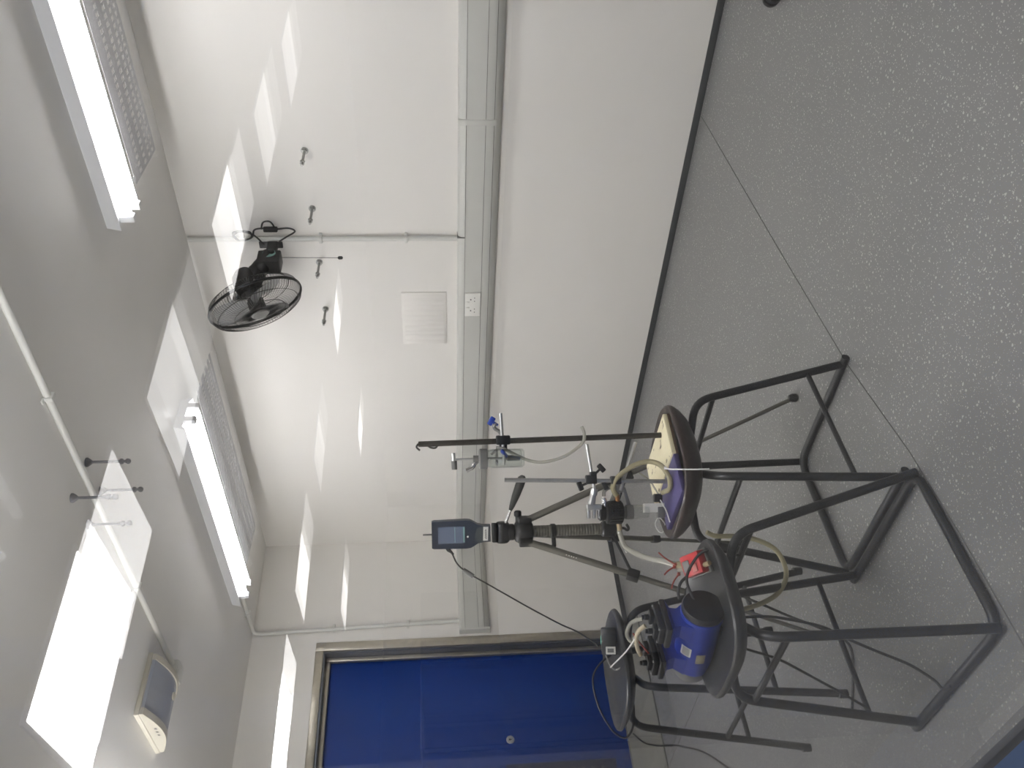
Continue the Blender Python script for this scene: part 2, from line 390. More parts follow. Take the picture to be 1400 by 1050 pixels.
cab = thing('storage_cabinet', 'dark storage cabinet on the lab side, a dark reflection over the blue door', 'cabinet', (0.2,-5.75,0))  # cabinet added only to darken the glass reflection over the door
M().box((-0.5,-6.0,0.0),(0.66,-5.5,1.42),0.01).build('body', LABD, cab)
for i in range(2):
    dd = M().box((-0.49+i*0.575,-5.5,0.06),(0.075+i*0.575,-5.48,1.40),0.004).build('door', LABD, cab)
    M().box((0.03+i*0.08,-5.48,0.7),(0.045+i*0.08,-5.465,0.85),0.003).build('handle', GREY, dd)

# ------------------------------------------------------------------ fluorescent battens with added slotted plates
def batten(x0, x1, label):
    t = thing('ceiling_light', label, 'light', ((x0+x1)/2, -0.77, H), 'twin tube lights under the chamber ceiling')
    hb = M(); hb.prism([(-0.890,H-0.058),(-0.885,H-0.058),(-0.868,H-0.040),(-0.70,H-0.040),(-0.675,H-0.056),(-0.671,H-0.054),(-0.69,H),(-0.872,H)], (x0,0,0), Y, Z, X, x1-x0)
    hb.build('housing', FIXW, t, False)
    for yy in (-0.815, -0.725):
        M().cyl((x0+0.03, yy, H-0.075), (x1-0.03, yy, H-0.075), 0.0135, None, 14).build('tube', TUBEM, t)
        for xx in (x0+0.012, x1-0.012):
            M().box((xx-0.014, yy-0.016, H-0.095), (xx+0.014, yy+0.016, H-0.04), 0.003).build('lamp_holder', FIXW, t)
    # added slotted plate; its bright gaps stand in for light dots on the ceiling
    wg = M(); n = int((x1-x0-0.06)/0.030); z = H-0.055
    rows = [(-0.60,-0.53,False),(-0.53,-0.503,True),(-0.503,-0.46,False),(-0.46,-0.433,True),(-0.433,-0.40,False),(-0.40,-0.378,True),(-0.378,-0.352,False),(-0.352,-0.334,True),(-0.334,-0.31,False)]
    def zz(y): return z - (y+0.60)*0.05
    def slab(xa, xb, ya, yb):
        wg.add([(xa,ya,zz(ya)),(xb,ya,zz(ya)),(xb,yb,zz(yb)),(xa,yb,zz(yb)),(xa,ya,zz(ya)+0.002),(xb,ya,zz(ya)+0.002),(xb,yb,zz(yb)+0.002),(xa,yb,zz(yb)+0.002)],
               [(0,3,2,1),(4,5,6,7),(0,1,5,4),(1,2,6,5),(2,3,7,6),(3,0,4,7)])
    for ya, yb, hole in rows:
        if not hole: slab(x0+0.03, x1-0.03, ya, yb)
        else:
            for k in range(n): 
                xa = x0+0.03+k*0.030; slab(xa, xa+0.012, ya, yb)
    wg.build('perforated_reflector', WINGM, t, False)
    for xx in (x0+0.06, (x0+x1)/2, x1-0.06):
        M().box((xx-0.01,-0.69,H-0.056),(xx+0.01,-0.59,H-0.053)).build('reflector_arm', FIXW, t, False)
    return t
batten(3.34, 4.92, 'bright twin tube batten nearest the window, at the right end of the room')
batten(0.63, 2.21, 'bright twin tube batten above the door corner, beyond the wall fan')
# battens added out of view by the window wall to brighten floor and walls
for x0 in (0.6, 3.3):
    t = thing('ceiling_light', ['plain twin tube batten over the door end of the window side', 'plain twin tube batten over the stools on the window side'][x0 > 1], 'light', (x0+0.8, -2.78, H), 'twin tube lights beside the window wall')
    M().box((x0, -2.82, H-0.04), (x0+1.58, -2.74, H), 0.004).build('housing', FIXW, t)
    for yy in (-2.85, -2.71): M().cyl((x0+0.03, yy, H-0.11), (x0+1.55, yy, H-0.11), 0.0135, None, 12).build('tube', TUBEF, t)

# ------------------------------------------------------------------ dado trunking with socket
tr = struct('trim_3', 'grey white plastic cable trunking along the walls at waist height', (3, -0.03, 0.96))
def trunk_run(prof_pts, name, m):
    """profile (depth, z) swept along back wall then left wall with a mitred corner"""
    k = len(prof_pts); path = [(RX-0.01, 'b'), (0, 'c'), (-0.765, 'l')]
    vs = []
    for s_, kind in path:
        for d, z in prof_pts:
            if kind == 'b': vs.append((s_, -d, z))
            elif kind == 'c': vs.append((d, -d, z))
            else: vs.append((d, s_, z))
    fs = []
    for i in range(2):
        for j in range(k):
            l = (j+1) % k; fs.append((i*k+j, i*k+l, (i+1)*k+l, (i+1)*k+j))
    fs.append(tuple(range(k))[::-1]); fs.append(tuple(range(2*k, 3*k)))
    b = M(); b.add(vs, fs); return b.build(name, m, tr, True, 25)
trunk_run([(0,1.172),(0.036,1.170),(0.047,1.164),(0.054,1.152),(0.056,1.134),(0.02,1.134),(0,1.134)], 'upper_cover', TRUNK)
trunk_run([(0,1.1315),(0.056,1.1315),(0.056,1.0425),(0,1.0425)], 'middle_cover', TRUNK)
trunk_run([(0,1.040),(0.056,1.040),(0.055,1.012),(0.048,0.990),(0.036,0.976),(0.016,0.966),(0,0.964)], 'lower_cover', TRUNK)
trunk_run([(0,1.15),(0.052,1.15),(0.052,1.0),(0,1.0)], 'backbox', GROOVE)
M().box((3.361,-0.058,0.99),(3.391,0,1.1725),0.004).build('joint_cover', TRUNK, tr)
M().box((2.728,-0.058,1.1345),(2.734,0,1.1735),0.001).build('joint_cover', GROOVE, tr)
M().box((0,-0.782,0.962),(0.059,-0.764,1.174),0.006).build('end_cap', TRUNK, tr)
sk = thing('wall_socket', 'white double power socket set in the trunking', 'socket', (2.29,-0.056,1.087))
M().box((2.208,-0.064,1.044),(2.370,-0.055,1.130),0.003).build('faceplate', WHITE, sk)
for cx in (2.25, 2.328):
    s_ = M(); s_.box((cx-0.004,-0.0648,1.094),(cx+0.004,-0.0635,1.101)); s_.box((cx-0.014,-0.0648,1.074),(cx-0.008,-0.0635,1.079)); s_.box((cx+0.008,-0.0648,1.074),(cx+0.014,-0.0635,1.079)); s_.build('pin_holes', INK, sk, False)
    M().box((cx-0.006 + (0.02 if cx < 2.29 else -0.02),-0.068,1.105),(cx+0.006 + (0.02 if cx < 2.29 else -0.02),-0.063,1.122),0.002).build('switch', WHITE, sk)
# flat panel of upright slats
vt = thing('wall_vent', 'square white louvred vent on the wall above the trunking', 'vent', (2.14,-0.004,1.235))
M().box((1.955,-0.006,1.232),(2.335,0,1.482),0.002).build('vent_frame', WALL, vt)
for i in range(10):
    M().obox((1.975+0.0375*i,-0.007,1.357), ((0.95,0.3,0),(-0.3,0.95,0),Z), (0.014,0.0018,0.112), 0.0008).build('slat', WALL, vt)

# ------------------------------------------------------------------ conduits
def conduit(name, label, pts, clips, normal, r=0.0135):
    t = thing(name, label, 'conduit', pts[0])
    M().tube(fillet(pts, 0.06), r, 12).build('pipe', PVC, t)
    for c, ax in clips:
        ax = Vector(ax); n = Vector(normal(c)); s_ = ax.cross(n); c = Vector(c)
        b = M(); b.obox(c + n*0.001, (ax, s_, n), (0.008, 0.017, r+0.006), 0.003)
        b.obox(c - n*(r-0.003), (ax, s_, n), (0.008, 0.030, 0.003), 0.001); b.build('saddle_clip', PVC, t)
    return t
conduit('conduit', 'white conduit running along the ceiling to the emergency light', [(1.50,-1.725,H-0.013),(5.2,-1.735,H-0.013)],
        [((2.16,-1.727,H-0.013),X),((3.27,-1.73,H-0.013),X),((4.3,-1.733,H-0.013),X)], lambda c: (0,0,-1), 0.0125)
conduit('conduit', 'white conduit dropping down the door wall to the trunking end', [(0.63,-0.72,H-0.013),(0.014,-0.72,H-0.013),(0.014,-0.685,1.165)],
        [((0.28,-0.72,H-0.013),X),((0.014,-0.694,2.02),Z),((0.014,-0.69,1.52),Z)], lambda c: (0,0,-1) if c[2] > 2.5 else (1,0,0))
conduit('conduit', 'white conduit rising up the back wall beside the fan', [(2.70,-0.013,1.17),(2.70,-0.013,H-0.01)],
        [((2.70,-0.013,1.88),Z),((2.70,-0.013,1.44),Z)], lambda c: (0,-1,0))
jb = thing('junction_box', 'small square white junction box at the conduit end on the ceiling', 'box', (1.47,-1.75,H))
M().box((1.425,-1.795,H-0.04),(1.515,-1.705,H),0.004).build('body', PVC, jb)
M().box((1.43,-1.79,H-0.046),(1.51,-1.71,H-0.04),0.002).build('lid', PVC, jb)
# emergency light: D-section bulkhead
em = thing('emergency_light', 'cream emergency light with a curved grey lens on the ceiling', 'light', (1.62,-1.96,H))
def dsec(hw, h, k=10): return [(-hw,0)] + [(-hw+2*hw*i/k, -h*(0.45+0.55*math.sin(math.pi*i/k))) for i in range(k+1)] + [(hw,0)]
b = M(); b.prism(dsec(0.185,0.080), (1.62,-2.105,H), X, Z, (0,1,0), 0.03); b.build('end_plate', CREAM, em)
b = M(); b.prism(dsec(0.185,0.080), (1.62,-1.86,H), X, Z, (0,1,0), 0.025); b.build('end_plate', CREAM, em)
b = M(); b.prism(dsec(0.178,0.074), (1.62,-2.075,H), X, Z, (0,1,0), 0.215); b.build('lens', LENS, em)
M().box((1.43,-2.11,H-0.02),(1.81,-1.83,H),0.003).build('backplate', CREAM, em)
for i in range(3): M().box((1.60+i*0.03,-2.1065,H-0.06),(1.612+i*0.03,-2.104,H-0.05)).build('mark', INK, em, False)
M().lathe((1.60,-1.93,H-0.077), (0,0,-1), [(0.018,0),(0.018,0.004),(0.012,0.008)], 16).build('test_button', CREAM, em)

# ------------------------------------------------------------------ wall bolts and ceiling studs
for i, bx in enumerate((3.197, 2.875, 2.544, 2.224)):
    lab = ['wall bolt farthest right on the back wall, well clear of the fan', 'second wall bolt from the right, just right of the conduit', 'third wall bolt from the right, under the fan cage', 'leftmost wall bolt of the row on the back wall'][i]
    t = thing('wall_bolt', lab, 'bolt', (bx,0,1.905), 'wall bolts in a row on the back wall')
    M().lathe((bx,0,1.905), -Y, [(0.018,0),(0.018,0.004),(0.012,0.0045)], 20).build('washer', ZINC, t)
    M().lathe((bx,-0.004,1.905), -Y, [(0.014,0),(0.014,0.012)], 6).build('nut', ZINC, t)
    M().cyl((bx,0,1.905), (bx,-0.14,1.905), 0.0065).build('shank', ZINC, t)
    M().lathe((bx,-0.105,1.905), -Y, [(0.013,0),(0.013,0.013)], 6).build('nut', ZINC, t)
for i, (sx, sy) in enumerate(((2.871,-1.663),(2.881,-1.834),(2.70,-1.655),(2.708,-1.818))):
    lab = ['hanging ceiling stud nearest the fan and window side of its four', 'hanging ceiling stud crossing the conduit, on the window side', 'hanging ceiling stud farther from the window, nearer the fan', 'hanging ceiling stud farthest from the window, nearer the door'][i]
    t = thing('ceiling_stud', lab, 'bolt', (sx,sy,H), 'four studs hanging from the ceiling')
    M().lathe((sx,sy,H), -Z, [(0.017,0),(0.017,0.005),(0.010,0.016),(0.0065,0.02)], 16).build('socket', STUDM, t)
    M().cyl((sx,sy,H), (sx,sy,H-0.145), 0.005).build('shank', STUDM, t)
    M().lathe((sx,sy,H-0.118), -Z, [(0.010,0),(0.010,0.010)], 6).build('nut', STUDM, t)
    M().ball((sx,sy,H-0.145), 0.0105).build('cap', STUDM, t)

# ------------------------------------------------------------------ wall fan
n = Vector((-0.46,-0.79,-0.40)).normalized(); fc = Vector((2.556,-0.36,2.186))
fu = n.cross(Z).normalized(); fv = n.cross(fu).normalized()
fan = thing('wall_fan', 'black wall fan with a round wire cage, tilted down', 'fan', (2.68,-0.02,2.13))
def ring(b, r, h, wr=0.0022, seg=48): b.tube([fc + n*h + (fu*math.cos(2*math.pi*i/seg) + fv*math.sin(2*math.pi*i/seg))*r for i in range(seg)], wr, 6, close=True)
R_ = 0.236
front = M()
for i in range(96):
    a = 2*math.pi*i/96; d = fu*math.cos(a) + fv*math.sin(a); t_ = fv*math.cos(a) - fu*math.sin(a)
    front.tube([fc + n*h + d*r + t_*s for r, h, s in ((0.045,0.062,0),(0.10,0.065,0.012),(0.17,0.058,0.014),(0.222,0.034,0.006),(R_,0.004,0))], 0.0013, 3, caps=False)
ring(front, R_, 0.004, 0.004); ring(front, 0.045, 0.062); ring(front, 0.13, 0.0605, 0.0018); ring(front, 0.205, 0.043, 0.0018)
front.build('front_guard', BLACKM, fan)
back = M()
for i in range(90):
    a = 2*math.pi*i/90; d = fu*math.cos(a) + fv*math.sin(a)
    back.tube([fc + n*h + d*r for r, h in ((0.05,-0.060),(0.12,-0.064),(0.19,-0.056),(0.226,-0.035),(R_,-0.002))], 0.0012, 3, caps=False)
ring(back, R_, -0.004, 0.004); ring(back, 0.05, -0.06); ring(back, 0.12, -0.064, 0.0018); ring(back, 0.19, -0.056, 0.0018)
back.build('rear_guard', BLACKM, fan)
M().lathe(fc + n*0.060, n, [(0.046,0),(0.046,0.004),(0.040,0.010),(0.02,0.012)], 28).build('badge', GREY, fan)
for k in range(3):
    a0 = 2*math.pi*k/3 + 0.5; vs = []; fs = []
    for i in range(9):
        t_ = i/8; r = 0.04 + 0.165*t_; half = 0.20 + 0.42*math.sin(math.pi*min(1, t_*0.8+0.15))
        for j in range(5):
            s = (j/4-0.5)*2; a = a0 + half*s; vs.append(fc + (fu*math.cos(a) + fv*math.sin(a))*r + n*(0.022*s + 0.005))
        for j in range(5):
            s = (j/4-0.5)*2; a = a0 + half*s; vs.append(fc + (fu*math.cos(a) + fv*math.sin(a))*r + n*(0.022*s + 0.002))
    for i in range(8):
        for j in range(4):
            p_ = i*10+j; fs.append((p_, p_+1, p_+11, p_+10)); fs.append((p_+5, p_+15, p_+16, p_+6))
    M().add(vs, fs).build('blade', mat('fan_blade',(176,178,178),0.3, alpha=0.5), fan)
M().lathe(fc, n, [(0.03,-0.03),(0.042,-0.01),(0.042,0.03),(0.03,0.042)], 24).build('hub', BLACK, fan)
M().lathe(fc - n*0.066, -n, [(0.055,0),(0.066,0.012),(0.066,0.07),(0.058,0.10),(0.035,0.125),(0.0,0.13)], 28).build('motor', BLACK, fan)
mc = fc - n*0.13
M().tube(smooth([mc + Vector((0.0,0.0,-0.03)), mc + Vector((0.03,0.05,-0.06)), Vector((2.672,-0.19,2.15)), Vector((2.678,-0.13,2.13))], 6), [0.048]*6+[0.044]*6+[0.042]*7, 14).build('tilt_arm', BLACK, fan)
M().box((2.655,-0.12,2.10),(2.695,-0.01,2.15),0.006).build('wall_bracket', BLACK, fan)
sw = M().box((2.630,-0.225,2.068),(2.712,-0.125,2.182),0.008).build('switch_box', BLACK, fan)
sl = M(); sl.lathe((2.7125,-0.155,2.125), X, [(0.033,0),(0.033,0.0012)], 24); sl.build('dial_label', TEAL, sw)
M().lathe((2.7137,-0.15,2.112), X, [(0.014,0),(0.014,0.012),(0.011,0.014)], 18).build('dial', BLACK, sw)
M().box((2.64,-0.012,2.08),(2.71,0,2.20),0.004).build('wall_plate', BLACK, fan)
cdm = M(); cdm.tube([(2.688,-0.16,2.075),(2.687,-0.16,1.95),(2.684,-0.16,1.785)], 0.0014, 6); cdm.build('pull_cord', BLACK, fan)
M().lathe((2.684,-0.16,1.785), -Z, [(0.004,0),(0.009,0.006),(0.008,0.022),(0.003,0.026)], 12).build('cord_knob', BLACK, fan)
pw = M()
pw.tube(smooth([(2.69,-0.05,2.165),(2.75,-0.05,2.21),(2.77,-0.05,2.27),(2.745,-0.05,2.31),(2.715,-0.05,2.28),(2.735,-0.05,2.22),(2.78,-0.05,2.20),(2.79,-0.05,2.15),(2.785,-0.05,2.09),(2.79,-0.05,2.03),(2.77,-0.05,2.00),(2.735,-0.05,2.05),(2.71,-0.05,2.085)], 8), 0.0045, 8)
pw.tube(smooth([(2.76,-0.05,2.31),(2.722,-0.055,2.285),(2.735,-0.055,2.225),(2.772,-0.055,2.225),(2.775,-0.055,2.285)], 8, True), 0.0045, 8, close=True)
pw.tube(smooth([(2.785,-0.05,2.165),(2.825,-0.05,2.15),(2.828,-0.05,2.115),(2.787,-0.05,2.095)], 8), 0.0045, 8)
pw.build('power_cord', CABLE, fan)
M().box((2.772,-0.062,2.085),(2.795,-0.038,2.155),0.004).build('cord_bundle', CABLE, fan)

# ------------------------------------------------------------------ stools
def seat_mesh(c, z, depth=0.085, a=0.185, ex=3.1, seg=56):
    prof = [(0.0,-0.050),(0.25,-0.050),(0.5,-0.046),(0.70,-0.036),(0.84,-0.020),(0.93,-0.004),(0.965,0.0),(0.99,-0.004),(1.0,-0.011),(0.993,-0.20*depth-0.004),
            (0.94,-0.46*depth),(0.85,-0.68*depth),(0.70,-0.86*depth),(0.5,-0.95*depth),(0.25,-0.99*depth),(0.0,-depth)]
    prof[:5] = [(r, h*depth/0.1) for r, h in prof[:5]]
    vs = []; fs = []
    for r, h in prof:
        for k in range(seg):
            t = 2*math.pi*k/seg; cx, sx = math.cos(t), math.sin(t)
            e = ex*min(1, 0.5+0.5*r) if r > 0.5 else 2.3
            q = (abs(cx)**e + abs(sx)**e)**(-1/e)
            vs.append((c[0]+a*max(r,1e-3)*q*cx, c[1]+a*max(r,1e-3)*q*sx, z+h))
    n_ = len(prof)
    for i in range(n_-1):
        for k in range(seg):
            l = (k+1) % seg; fs.append((i*seg+k, (i+1)*seg+k, (i+1)*seg+l, i*seg+l))
    b = M(); b.add(vs, fs); return b
def make_stool(c, seat_c, zr, label, seat_m, skid_open, fx=0.236, fy=0.232, r=0.0125, depth=0.085, tx=0.158, ty=0.152, sz=0.435, lz=0.13):
    t = thing('lab_stool', label, 'stool', (c[0], c[1], 0), 'black framed lab stools')
    seat_mesh(seat_c, zr, depth).build('seat', seat_m, t)
    legs = {}
    for sx in (-1, 1):
        for sy in (-1, 1):
            f = Vector((c[0]+sx*fx, c[1]+sy*fy, r if skid_open else 0.0))
            k = Vector((seat_c[0]+sx*tx, seat_c[1]+sy*ty, zr-depth-0.012)); e = Vector((seat_c[0]+sx*(tx-0.075), seat_c[1]+sy*(ty-0.072), zr-depth*0.95))
            legs[sx, sy] = (f, k)
            lg = M().tube(fillet([f, k, e], 0.055, 7), r, 12).build('leg', FRAME, t)
            if not skid_open: M().lathe((f.x,f.y,0), Z, [(0.0135,0),(0.0145,0.004),(0.0135,0.03)], 14).build('rubber_foot', BLACK, lg)
    def on(sx, sy, z):
        f, k = legs[sx, sy]; q = (z-f.z)/(k.z-f.z); return f.lerp(k, q)
    if skid_open:
        o = skid_open
        pts = [Vector((c[0]+o*(fx+0.03), c[1]+fy*1, r)), Vector((c[0]-o*fx, c[1]+fy, r)), Vector((c[0]-o*fx, c[1]-fy, r)), Vector((c[0]+o*(fx+0.03), c[1]-fy, r))]
        M().tube(fillet(pts, 0.06, 8), r, 12).build('skid_base', FRAME, t)
        M().tube([on(o,1,lz), on(o,-1,lz)], 0.008, 10).build('stretcher', FRAME, t)
        for sy in (-1, 1): M().tube([on(-1,sy,sz), on(1,sy,sz)], 0.009, 10).build('stretcher', FRAME, t)
    else:
        for sy in (-1, 1): M().tube([on(-1,sy,0.30), on(1,sy,0.30)], 0.009, 10).build('stretcher', FRAME, t)
        for sx in (-1, 1): M().tube([on(sx,-1,0.22), on(sx,1,0.22)], 0.009, 10).build('stretcher', FRAME, t)
    return t
make_stool((3.262,-2.118), (3.26,-2.11), 0.59, 'brown seated stool on a skid base, carrying the two retort stands', SEATB, 1)
make_stool((3.318,-2.622), (3.285,-2.635), 0.59, 'front stool on a skid base, carrying the blue pump', SEATK, -1, 0.246, 0.234, depth=0.062, sz=0.468, lz=0.15)
make_stool((2.505,-2.365), (2.515,-2.375), 0.70, 'tall stool nearest the blue door, carrying the black power adapter', SEATK, 0, 0.205, 0.232, depth=0.052, tx=0.145, ty=0.140)

# ------------------------------------------------------------------ retort stands on the brown stool
zb = 0.580
ang = math.radians(-6); bu = Vector((math.cos(ang), math.sin(ang), 0)); bv = Vector((-math.sin(ang), math.cos(ang), 0))
s1 = thing('retort_stand', 'tall retort stand with a dark rod and chipped cream base', 'retort stand', (3.25,-2.055,zb), 'retort stands on the brown stool')
M().obox((3.250,-2.052,zb+0.012), (bu,bv,Z), (0.143,0.076,0.009), 0.004).build('base_plate', CHIP, s1)
M().obox((3.250,-2.052,zb+0.003), (bu,bv,Z), (0.1435,0.0765,0.005), 0.002).build('base_edge', mat('rust_edge',(84,66,48),0.7,var=0.3,scale=60), s1)
M().cyl((3.336,-2.023,zb+0.01), (3.330,-2.030,1.356), 0.0088).build('rod', ROD1, s1)
M().tube(smooth([(3.331,-2.029,1.356),(3.325,-2.037,1.362),(3.318,-2.045,1.352)],4), 0.003, 6).build('rod_tip', ROD1, s1)
M().tube(smooth([(3.33,-2.03,1.33),(3.324,-2.038,1.322),(3.322,-2.04,1.305),(3.33,-2.03,1.295)],4), 0.003, 6).build('tape', ROD1, s1)
RR = Vector((0.718,0.696,0)); TC = Vector((0.80,-0.60,0))  # across the view, towards the window
def clamp_knob(c, d, m, parent, r=0.011):
    d = Vector(d).normalized(); c = Vector(c)
    b = M(); b.cyl(c, c+d*0.018, 0.004, None, 8); s_ = d.orthogonal().normalized()
    b.obox(c+d*0.024, (d, s_, d.cross(s_)), (0.008, 0.014, 0.005), 0.003); return b.build('wing_knob', m, parent)
bh = M(); bh.obox((3.334,-2.025,1.097), (RR, Z.cross(RR), Z), (0.014,0.014,0.022), 0.004); bh.obox((3.322,-2.034,1.097), (RR, Z.cross(RR), Z), (0.016,0.012,0.012), 0.003)
bh.build('boss_head', BLACKM, s1)
hk = M(); hk.tube(smooth([(3.342,-2.017,1.10),(3.352,-2.006,1.108),(3.358,-2.0,1.12),(3.364,-1.994,1.124),(3.37,-1.988,1.117)],5), 0.0055, 8); hk.build('boss_hook', GREY, s1)
clamp_knob((3.366,-1.992,1.112), Vector((0.3,0.25,0.6)), KBLUE, s1)
M().cyl((3.392,-1.966,1.103), (3.315,-2.055,1.098), 0.0055).build('clamp_rod', ALU, s1)
clamp_knob((3.312,-2.052,1.094), Vector((0.5,-0.8,0.1)), KBLUE, s1)
jw = M()
jw.tube(smooth([(3.318,-2.05,1.098),(3.325,-2.07,1.098),(3.318,-2.092,1.098),(3.302,-2.093,1.098)],5), 0.0045, 8)
jw.tube(smooth([(3.318,-2.05,1.118),(3.296,-2.056,1.118),(3.288,-2.075,1.118),(3.298,-2.092,1.118)],5), 0.0045, 8)
jw.build('clamp_jaw', ALU, s1)
s2 = thing('retort_stand', 'short retort stand with a grey rod and purple base plate', 'retort stand', (3.25,-2.215,zb), 'retort stands on the brown stool')
M().obox((3.268,-2.197,zb+0.009), (bu,bv,Z), (0.112,0.066,0.008), 0.003).build('base_plate', PURPLE, s2)
M().cyl((3.266,-2.152,zb+0.01), (3.278,-2.138,1.098), 0.0066).build('rod', ROD2, s2)
bo = M(); bo.obox((3.274,-2.142,0.833), (RR, Z.cross(RR), Z), (0.013,0.013,0.017), 0.004); bo.obox((3.284,-2.13,0.826), (RR, Z.cross(RR), Z), (0.008,0.012,0.01), 0.003); bo.build('boss_head', BLACK, s2)
clamp_knob((3.285,-2.128,0.818), Vector((0.5,0.5,-0.8)), BLACK, s2); clamp_knob((3.266,-2.15,0.845), Vector((-0.1,-0.3,0.8)), BLACK, s2)
M().cyl((3.342,-2.058,0.842), (3.246,-2.168,0.822), 0.0055).build('clamp_rod', ALU, s2)
cl = M(); cl.cyl((3.252,-2.162,0.823),(3.240,-2.176,0.826),0.011,None,10); cl.cyl((3.246,-2.17,0.826),(3.222,-2.197,0.834),0.009,0.013,10); cl.build('clamp_neck', ALU, s2)
ck = M()
for o_ in (-0.017, 0.0, 0.017): ck.obox(Vector((3.206,-2.214,0.826))+Z*o_, (RR, TC, Z), (0.020,0.008,0.0045), 0.002)
ck.obox((3.215,-2.203,0.826), (RR, TC, Z), (0.009,0.012,0.023), 0.003); ck.build('clamp_jaw', ALU, s2)
b2 = M(); b2.obox((3.272,-2.146,0.757), (RR, Z.cross(RR), Z), (0.012,0.014,0.016), 0.004); b2.build('boss_head', BLACK, s2)
clamp_knob((3.268,-2.15,0.768), Vector((-0.3,-0.2,0.8)), BLACK, s2)
M().cyl((3.338,-2.052,0.688), (3.245,-2.165,0.742), 0.0055).build('clamp_rod', ALU, s2)
c3 = M(); c3.obox((3.240,-2.136,0.738), (RR, TC, Z), (0.026,0.009,0.012), 0.003)
d1 = Vector((-0.62,-0.64,0.42)).normalized(); d2x = Vector((-0.66,-0.68,-0.28)).normalized()
for d_, h_ in ((d1, 0.012), (d2x, -0.012)):
    n_ = d_.cross(TC).normalized(); c3.obox(Vector((3.228,-2.150,0.738))+Z*h_+d_*0.022, (d_, TC, n_), (0.030,0.007,0.006), 0.003)
c3.build('clamp_jaw', ZINC, s2)
# impinger bottle in the upper clamp
bt = thing('wash_bottle', 'clear gas wash bottle held in the upper clamp', 'bottle', (3.313,-2.067,1.04))
bc = Vector((3.305,-2.074,1.035))
gb = M(); gb.lathe(bc, Z, [(0.012,0.002),(0.024,0.0),(0.0285,0.006),(0.029,0.02),(0.029,0.098),(0.026,0.112),(0.024,0.118),(0.022,0.118),(0.024,0.110),(0.027,0.096),(0.027,0.02),(0.025,0.008),(0.01,0.006)], 28)
gb.build('glass_body', GLASS, bt)
M().lathe(bc, Z, [(0.026,0.112),(0.031,0.113),(0.031,0.135),(0.026,0.138),(0.011,0.139),(0.011,0.155),(0.007,0.156)], 24).build('cap', GREY, bt)
M().cyl(bc+Z*0.03, bc+Z*0.218, 0.004).build('stem', ALU, bt)
M().lathe(bc, Z, [(0.008,0.012),(0.009,0.015),(0.009,0.05),(0.005,0.055)], 14).build('frit', GREY, bt)
M().cyl(bc+Z*0.216+RR*0.020, bc+Z*0.214-RR*0.006, 0.0055, None, 10).build('crossbar', ALU, bt)
M().cyl(bc+Z*0.214-RR*0.004, bc+Z*0.213-RR*0.03, 0.0085, None, 12).build('crossbar_grip', GREY, bt)
M().tube(smooth([bc+Z*0.142-RR*0.005, bc+Z*0.152-RR*0.014, bc+Z*0.158-RR*0.024, bc+Z*0.170-RR*0.030, bc+Z*0.178-RR*0.034],5), 0.0075, 12).build('spout', CHROME, bt)
M().cyl(bc+Z*0.085+RR*0.026, bc+Z*0.10+RR*0.012, 0.004, None, 8).build('side_arm', CHROME, bt)
hs = M(); hs.tube(smooth([(3.328,-2.050,1.120),(3.324,-2.054,1.094),(3.312,-2.068,1.060),(3.302,-2.085,1.016),(3.299,-2.088,0.971),(3.309,-2.078,0.913),(3.325,-2.06,0.872),(3.341,-2.045,0.850),(3.357,-2.025,0.847),(3.371,-2.010,0.854)],6), 0.0052, 10)
tag(hs.build('hose', HOSE), 'thin clear hose hanging loose from the wash bottle', 'hose')

# filter holder assembly in the lower clamp
fh = thing('filter_holder', 'black ribbed filter holder in the lower clamp, clear tube below', 'filter holder', (3.195,-2.21,0.60))
ax = Vector((3.195,-2.21,0.0))
fb = M(); fb.lathe(ax+Z*0.734, Z, [(0.024,0),(0.031,0.003),(0.031,0.012),(0.027,0.014),(0.033,0.018),(0.033,0.034),(0.028,0.036),(0.034,0.040),(0.034,0.052),(0.022,0.056),(0.024,0.062),(0.024,0.074),(0.019,0.078)], 26)
fb.build('body', BLACK, fh)
gk = M()
for k in range(18):
    a = 2*math.pi*k/18; e1 = Vector((math.cos(a),math.sin(a),0)); gk.obox(ax+Z*0.760+e1*0.0335, (e1,Z.cross(e1),Z), (0.002,0.0026,0.020))
gk.build('grip_ring', BLACK, fh, False)
ct = M(); ct.lathe(ax+Z*0.655, Z, [(0.017,0),(0.020,0.006),(0.020,0.030),(0.022,0.034),(0.022,0.060),(0.019,0.080)], 22); ct.build('clear_tube', GLASS, fh)
M().lathe(ax+Z*0.704, Z, [(0.0225,0),(0.0225,0.022)], 22).build('collar', GREY, fh)
br = M(); br.obox(ax+RR*0.010+Z*0.638, (RR,TC,Z), (0.014,0.010,0.032), 0.002); br.build('bracket', WHITE, fh)
M().obox(ax-RR*0.004+Z*0.616, (RR,TC,Z), (0.017,0.012,0.012), 0.003).build('bracket_foot', GREY, fh)
M().obox(ax+RR*0.040+Z*0.625, (RR,TC,Z), (0.013,0.012,0.013), 0.004).build('side_valve', BLACK, fh)
M().cyl(ax+RR*0.028+Z*0.75, ax+RR*0.055+Z*0.752, 0.007, None, 12).build('inlet_barb', mat('brass',(150,104,60),0.35,0.6), fh)
M().cyl(ax+RR*0.020+Z*0.79, ax+RR*0.046+Z*0.793, 0.010, 0.007, 12).build('inlet_barb', CHROME, fh)
M().cyl(ax-RR*0.030+Z*0.748, ax-RR*0.055+Z*0.745, 0.008, None, 12).build('outlet_barb', TAN, fh)
